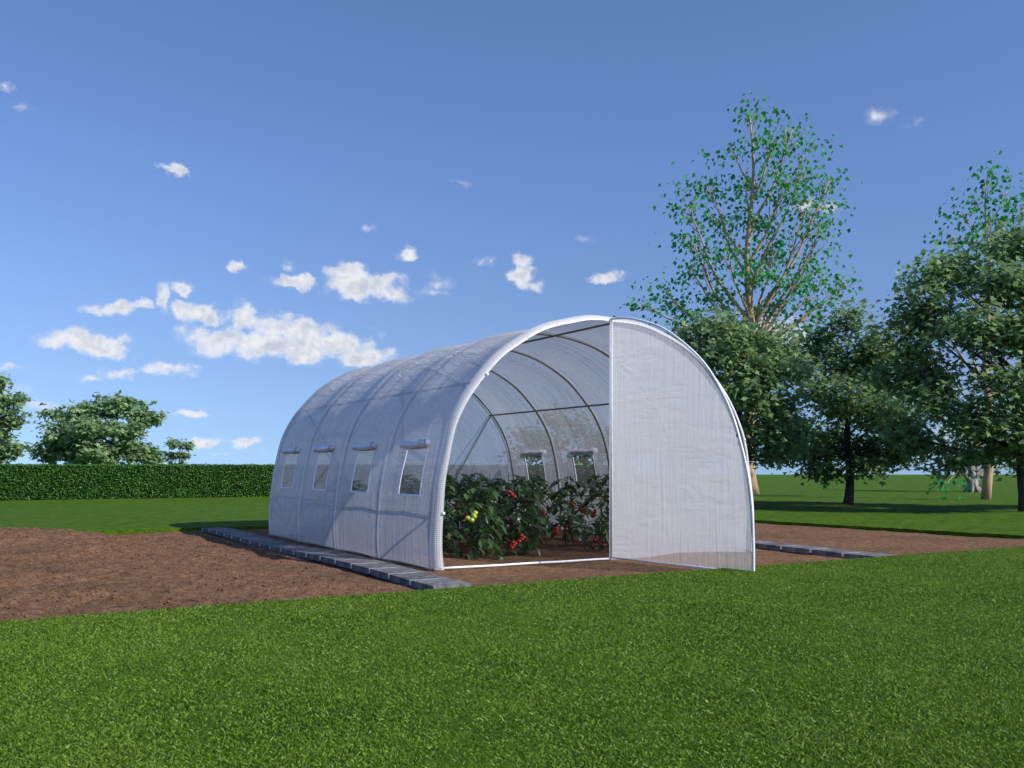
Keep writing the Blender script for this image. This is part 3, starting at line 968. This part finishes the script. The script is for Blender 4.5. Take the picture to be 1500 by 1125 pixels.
# ---------------------------------------------------------------- trees
MAPLE = [(0,-.06),(.16,.02),(.50,.0),(.36,.22),(.55,.52),(.22,.46),(.0,1.0),(-.22,.46),(-.55,.52),(-.36,.22),(-.50,.0),(-.16,.02)]
BIRCH = [(0,0),(.34,.22),(.36,.42),(.10,.85),(0,1.05),(-.10,.85),(-.36,.42),(-.34,.22)]
def leaf_cloud(centers, dirs, size, shape, rs, hang=.3, tilt=.5):
    """one polygon per leaf; leaf axis droops, blade roughly level with random tilt"""
    n = len(centers); S = np.array(shape)
    a = rs.rand(n)*6.283
    d = np.stack([np.cos(a), np.sin(a), np.zeros(n)], 1)*.8 + dirs*.6
    d[:, 2] = d[:, 2]*.3 - hang + rs.normal(0, .25, n)
    d /= np.linalg.norm(d, axis=1)[:, None]
    up = np.stack([rs.normal(0, tilt, n), rs.normal(0, tilt, n), np.ones(n)], 1)
    s = np.cross(d, up); s /= np.linalg.norm(s, axis=1)[:, None]
    nn = np.cross(s, d)
    L = (size*rs.uniform(.65, 1.15, n))[:, None]
    V = np.empty((n*len(S), 3))
    for k, (x, y) in enumerate(S):
        V[k::len(S)] = centers + s*L*x + d*L*y + nn*L*(abs(x)*.18 - .12*y*y)
    return V
def curve(a, b, bend, rng, n=7, wob=.04):
    a, b = Vector(a), Vector(b); L = (b-a).length
    c = (a+b)/2 + bend
    pts = []
    ph = rng.uniform(0, 6)
    for i in range(n+1):
        t = i/n
        p = a*(1-t)**2 + c*2*t*(1-t) + b*t*t
        p += Vector((math.sin(t*7+ph), math.cos(t*6+ph*2), 0))*wob*L*.5*math.sin(math.pi*t)
        pts.append(p)
    return pts
def build_tree(name, X_, Y_, trunk_top, trunk_r, clumps, leafmat, barkmat, leaf, size, per, twigs, label, seed,
               fork_z=(.15, .8), hang=.3, tilt=.5, flare=1.5, group=None, lean=(0, 0), limb_r=.35, spread=.22, cat='tree', shell=.45, steep=1.0, taper=.9):
    rng = random.Random(seed); rs = np.random.RandomState(seed)
    root = empty(name, (X_, Y_, Z_LAWN-.01)); tag(root, label, cat, group)
    paths = []
    n = 14
    tp = [Vector((lean[0]*(i/n)**1.3 + .03*trunk_top*.3*math.sin(i*.9+seed), lean[1]*(i/n), -.06+trunk_top*i/n)) for i in range(n+1)]
    tr_ = [max(trunk_r*.06, trunk_r*(1-.90*(i/n)**taper))*(1+(flare-1)*math.exp(-i*1.4)) for i in range(n+1)]
    tp[0].x += 0
    paths.append((tp, tr_))
    def trunk_at(z):
        f = max(0, min(.999, (z+.06)/trunk_top))*n; i = int(f); return tp[i].lerp(tp[i+1], f-i), tr_[i]
    twp, leafC, leafD = [], [], []
    for (cx, cy, cz, rx, ry, rz_) in clumps:
        c = Vector((cx, cy, cz))
        hd = math.hypot(cx, cy)
        z0 = cz - steep*hd*rng.uniform(.7, 1.15) - rz_*.4
        z0 = max(trunk_top*fork_z[0], min(trunk_top*fork_z[1], z0))
        s, r_here = trunk_at(z0)
        bend = Vector((cx, cy, 0))*.12 + Vector((0, 0, -.12*hd))
        lim = curve(s, c, bend, rng, 8)
        L = (c-s).length
        r0 = min(r_here*.7, trunk_r*limb_r*(.5+.25*L/max(1, trunk_top*.3)))
        paths.append((lim, [max(.012, r0*(1-.85*i/8)) for i in range(9)]))
        vol = max(.25, (rx*ry*rz_)**(1/3))
        nt_ = max(5, int(twigs*vol**2))
        for k in range(nt_):
            q = np.array([rng.gauss(0, 1) for _ in range(3)]); q /= np.linalg.norm(q)
            rad = (shell + (1-shell)*rng.random())
            e = c + Vector((q[0]*rx, q[1]*ry, q[2]*rz_))*rad
            st = lim[rng.randint(4, 8)]
            tw = curve(st, e, Vector((0, 0, -.05*(e-st).length)), rng, 4, .08)
            r1 = max(.006, r0*.22)
            twp.append((tw, [r1*(1-.75*i/4) for i in range(5)]))
            m_ = per
            tdir = (e-st).normalized() if (e-st).length > 1e-3 else Vector((0, 0, 1))
            for _ in range(m_):
                f = rng.uniform(.45, 1.05)*4; i = min(3, int(f)); p = tw[i].lerp(tw[i+1], min(1.1, f-i))
                o = Vector((rng.gauss(0, spread), rng.gauss(0, spread), rng.gauss(0, spread*.45)))
                leafC.append(p+o); leafD.append(((o+tdir*.1).normalized()))
    for pts, rad in twp: pass
    V, Fc = tube_data(paths, 9); V2, F2 = tube_data(twp, 4); b0 = len(V)
    mesh_obj('trunk', V+V2, Fc+[tuple(i+b0 for i in f) for f in F2], barkmat, root, True)
    V = leaf_cloud(np.array(leafC), np.array(leafD), size, leaf, rs, hang, tilt)
    np_mesh_obj('crown', V, len(leaf), leafmat, root)
    return root
def pxw(px, d): return (px-750)/FPX*d
def pxz(py, d): return 1+(685-py)/FPX*d - Z_LAWN
def clumps_from_px(px0, d, L, seed, depth=1.0):
    """clump list given where each shows against the sky: (px, py, half width px, half height px, depth offset m)"""
    out = []
    for (x, y, rx, ry, dy) in L:
        k = d/FPX
        out.append(((x-px0)*k, dy, pxz(y, d), rx*k, (rx*k)*.9*depth, ry*k))
    return out

# dark maple right of the tunnel (trunk in full view)
d = 25.2
build_tree('maple_tree', pxw(1243, d), d, 4.3, .125, clumps_from_px(1243, d, [
    (1240,462,30,26,0),(1205,500,38,34,.5),(1275,500,36,34,-.4),(1240,535,50,40,0),(1180,560,32,34,-.6),(1300,560,38,36,.5),
    (1215,590,40,36,-1.1),(1270,600,44,36,-.9),(1165,620,34,30,.4),(1320,620,36,32,-.3),(1200,650,40,28,.9),(1290,655,44,28,.8),
    (1180,668,30,22,-.7),(1245,640,40,30,1.2),(1325,665,32,22,.2),(1265,685,36,16,-.6),(1205,690,30,14,.1),(1150,645,24,26,0),(1305,515,26,30,.3),(1168,525,26,26,.3),(1325,600,28,34,.4),(1330,650,26,24,0)], 1),
    M['maple'], M['bark_dark'], MAPLE, .15, 26, 66, 'dark green maple with its short trunk in full view right of the tunnel', 31, group='trees on the right', flare=1.2, fork_z=(.28,.8))
# tall maple at the right edge
d = 21.1
build_tree('maple_tree', pxw(1499, d), d, 5.6, .14, clumps_from_px(1499, d, [
    (1480,350,45,30,0),(1400,380,45,32,.4),(1540,360,50,36,0),(1445,420,60,42,-.5),(1360,400,30,26,0),(1350,450,48,34,.4),(1520,440,60,46,-.6),(1410,480,60,42,-.9),
    (1480,500,62,42,-1.2),(1335,505,40,34,-.2),(1560,500,60,50,0),(1370,540,52,38,.8),(1440,560,62,40,-1.3),(1510,575,60,44,-1.0),(1345,580,40,32,-.6),
    (1400,610,54,36,-1.0),(1470,630,56,34,-1.4),(1540,630,56,40,-.4),(1350,640,36,28,.4),(1420,660,44,24,-.4),(1590,600,50,44,.6),(1490,670,40,18,-.8),(1385,680,34,14,.2),(1540,680,40,16,.6),(1600,420,50,46,.3),(1318,470,26,28,.3),(1310,540,28,34,.5),(1312,620,28,30,.2),(1335,430,24,24,-.2)], 1),
    M['maple'], M['bark_dark'], MAPLE, .15, 26, 66, 'tallest dense green maple, its trunk cut by the right edge', 33, group='trees on the right', flare=1.2, fork_z=(.22,.85))
# its neighbour beyond the right edge
d = 22.0
build_tree('maple_tree', pxw(1700, d), d, 5.2, .14, clumps_from_px(1700, d, [
    (1690,380,60,44,0),(1640,440,60,44,.4),(1760,440,60,44,0),(1620,520,56,46,-.4),(1700,520,70,50,-.8),(1780,540,60,50,0),(1625,610,50,40,.2),(1700,620,66,44,-.6),(1780,620,56,44,.3)], 1),
    M['maple'], M['bark_dark'], MAPLE, .16, 20, 50, 'dense green maple just past the right edge, next to the tallest one', 34, group='trees on the right', flare=1.2, fork_z=(.22,.85))
# maple half hidden behind the tunnel
d = 23.0
build_tree('maple_tree', pxw(1085, d), d, 4.2, .15, clumps_from_px(1085, d, [
    (1050,475,44,24,0),(1010,490,34,24,.2),(1100,495,44,28,-.3),(1150,500,34,26,.4),(1060,525,50,34,-.5),(1130,540,44,34,-.6),(1020,530,36,30,.5),
    (1090,570,50,36,-.9),(1150,585,38,34,.2),(1045,580,44,34,.4),(1120,620,46,34,-.6),(1165,640,30,30,.5),(1070,640,46,34,.2),(1130,670,36,20,-.2),(1010,620,40,34,0),(975,560,36,34,.4),(960,610,34,30,0),(1000,670,40,20,.3)], 1),
    M['maple'], M['bark_dark'], MAPLE, .15, 26, 66, 'dark green maple half hidden behind the door leaf of the tunnel', 35, group='trees on the right', fork_z=(.28,.8))
# trees seen dimly through the film
d = 34.0
build_tree('maple_tree', pxw(815, d), d, 3.4, .15, clumps_from_px(815, d, [
    (810,612,28,18,0),(775,635,30,20,0),(845,625,30,22,0),(880,640,30,24,0),(800,650,40,22,0),(760,665,26,16,0),(860,665,36,18,0),(905,655,28,24,0),(820,675,34,14,0)], 1),
    M['maple'], M['bark_dark'], MAPLE, .18, 14, 46, 'maple behind the tunnel, seen dimly through its film wall', 37, group='trees behind the tunnel')

# tall birch
d = 34.5
BC = [(1105,165,34,26,0),(1165,185,36,28,.3),(1130,215,48,28,-.4),(1185,215,30,28,.5),(1070,215,24,26,0),(1150,260,50,30,-.4),(1100,265,40,28,.6),(1215,265,34,30,0),
      (1040,265,44,26,.4),(1000,295,32,26,-.3),(1060,310,44,28,.6),(1180,300,46,28,-.5),(1010,340,36,28,.2),(1110,320,44,30,0),(1215,310,36,26,.6),(1140,355,50,30,.7),(1060,370,44,28,-.6),
      (1190,370,38,26,.2),(1010,390,36,24,0),(965,415,30,22,.3),(940,440,22,18,0),(1100,400,50,28,-.7),(1170,410,44,26,-.4),(1215,400,34,24,.5),(1240,410,26,16,0),(990,440,42,24,.5),(1050,430,44,26,.4),
      (1130,445,50,24,.5),(1200,445,40,22,0),(1000,475,36,20,0),(1160,480,40,20,.4),(1080,480,40,22,0),(1110,560,60,40,1.0),(1060,620,50,30,1.2),(1140,640,50,30,1.0)]
build_tree('birch_tree', pxw(1099, d), d, 13.6, .30, clumps_from_px(1099, d, BC, 1),
    M['birch_leaf'], M['bark_tan'], BIRCH, .175, 13, 17, 'tall thin-leaved birch rising above the maples behind the door leaf', 41, group='birches on the right',
    hang=.75, tilt=1.4, fork_z=(.40, .92), flare=1.25, limb_r=.30, spread=.36, shell=.1, steep=2.1, taper=.62)
# second birch, behind the tall maple
d = 29.1
build_tree('birch_tree', pxw(1447, d), d, 9.6, .15, clumps_from_px(1447, d, [
    (1447,250,22,20,0),(1430,285,30,22,.2),(1475,280,28,22,0),(1410,310,22,18,0),(1460,320,40,24,.4),(1500,300,36,26,0),(1530,330,40,30,.3),(1395,345,24,18,0),(1380,375,20,16,.2),(1440,360,44,26,.5),
    (1350,400,24,18,.3),(1340,460,20,20,.2),(1500,380,50,30,.6),(1420,450,60,40,1),(1500,480,60,40,1),(1372,712,26,14,-.5)], 1),
    M['birch_leaf'], M['bark_tan'], BIRCH, .165, 12, 20, 'birch with smooth tan trunk standing behind the tallest maple', 43, group='birches on the right',
    hang=.75, tilt=1.4, fork_z=(.22, .9), flare=1.0, limb_r=.34, spread=.34, shell=.1, steep=1.6)

# gnarled grey tree
d = 38.0
g = build_tree('gnarled_tree', pxw(1425, d), d, 1.6, .20, clumps_from_px(1425, d, [
    (1400,640,36,20,0),(1440,630,36,22,.4),(1475,640,30,20,0),(1380,665,24,12,0),(1420,610,40,24,0),(1465,600,36,24,0),(1490,670,26,12,.4)], 1),
    M['maple_far'], M['bark_grey'], MAPLE, .2, 10, 22, 'old grey gnarled tree with flared roots and forked trunk on the far lawn', 45, fork_z=(.32,.42), flare=1.5, limb_r=.5)
rr = random.Random(2); pr = []
for k in range(9):
    a = k*.7+rr.uniform(-.15, .15); L = rr.uniform(.36, .48)
    pr.append(([Vector((math.cos(a)*.07, math.sin(a)*.07, .50)), Vector((math.cos(a)*.14, math.sin(a)*.14, .24)), Vector((math.cos(a)*.26, math.sin(a)*.26, .07)), Vector((math.cos(a)*L, math.sin(a)*L, -.05))], [.10, .09, .075, .03]))
tube_obj('limb', [([Vector((-.05, 0, .3)), Vector((-.20, 0, .62)), Vector((-.52, 0, .95)), Vector((-.8, .1, 1.5))], [.13, .11, .085, .05])], M['bark_grey'], g, 9)
tube_obj('limb', [([Vector((.0, 0, .3)), Vector((-.03, 0, .7)), Vector((-.10, 0, 1.1)), Vector((.0, .1, 1.8))], [.15, .13, .11, .06])], M['bark_grey'], g, 9)
tube_obj('limb', [([Vector((.05, 0, .3)), Vector((.18, 0, .55)), Vector((.42, 0, .82)), Vector((.7, .1, 1.4))], [.13, .11, .09, .05])], M['bark_grey'], g, 9)
tube_obj('roots', pr, M['bark_grey'], g, 8)

# trees beyond the hedge
d = 47.0
build_tree('broad_tree', pxw(165, d), d, 3.6, .2, clumps_from_px(165, d, [
    (82,608,20,14,0),(110,600,24,15,0),(140,596,28,18,.5),(175,592,28,17,0),(187,584,14,9,0),(210,602,22,18,0),(228,606,11,7,0),(100,630,34,18,-.5),(75,655,26,16,0),(60,668,14,12,.2),(150,625,36,20,-1),
    (195,632,28,20,-.6),(115,658,40,20,.2),(160,660,44,22,-.8),(205,662,30,18,0),(225,668,16,12,0)], 1),
    M['maple_far'], M['bark_dark'], MAPLE, .25, 26, 40, 'broad light green tree beyond the hedge on the left', 51, group='trees beyond the hedge')
build_tree('young_tree', pxw(258, d), d+.5, 2.2, .07, clumps_from_px(258, d+.5, [
    (252,648,11,8,0),(268,650,11,7,0),(260,664,13,8,0),(246,668,9,7,0),(258,680,10,8,0)], 1),
    M['maple_far'], M['bark_dark'], MAPLE, .2, 26, 26, 'small young tree beside the broad one beyond the hedge', 53, group='trees beyond the hedge', spread=.14)
d = 44.0
build_tree('broad_tree', pxw(-25, d), d, 4.6, .2, clumps_from_px(-25, d, [
    (-20,565,26,20,0),(8,590,20,16,0),(25,585,12,9,0),(-45,595,28,22,0),(-10,615,30,20,.4),(26,610,10,12,0),(-50,640,32,24,0),(0,645,28,20,0),(22,652,16,16,0),(-20,668,34,18,0),(-4,550,10,10,0)], 1),
    M['maple_far'], M['bark_dark'], MAPLE, .25, 26, 40, 'light green tree cut by the left edge beyond the hedge', 55, group='trees beyond the hedge')
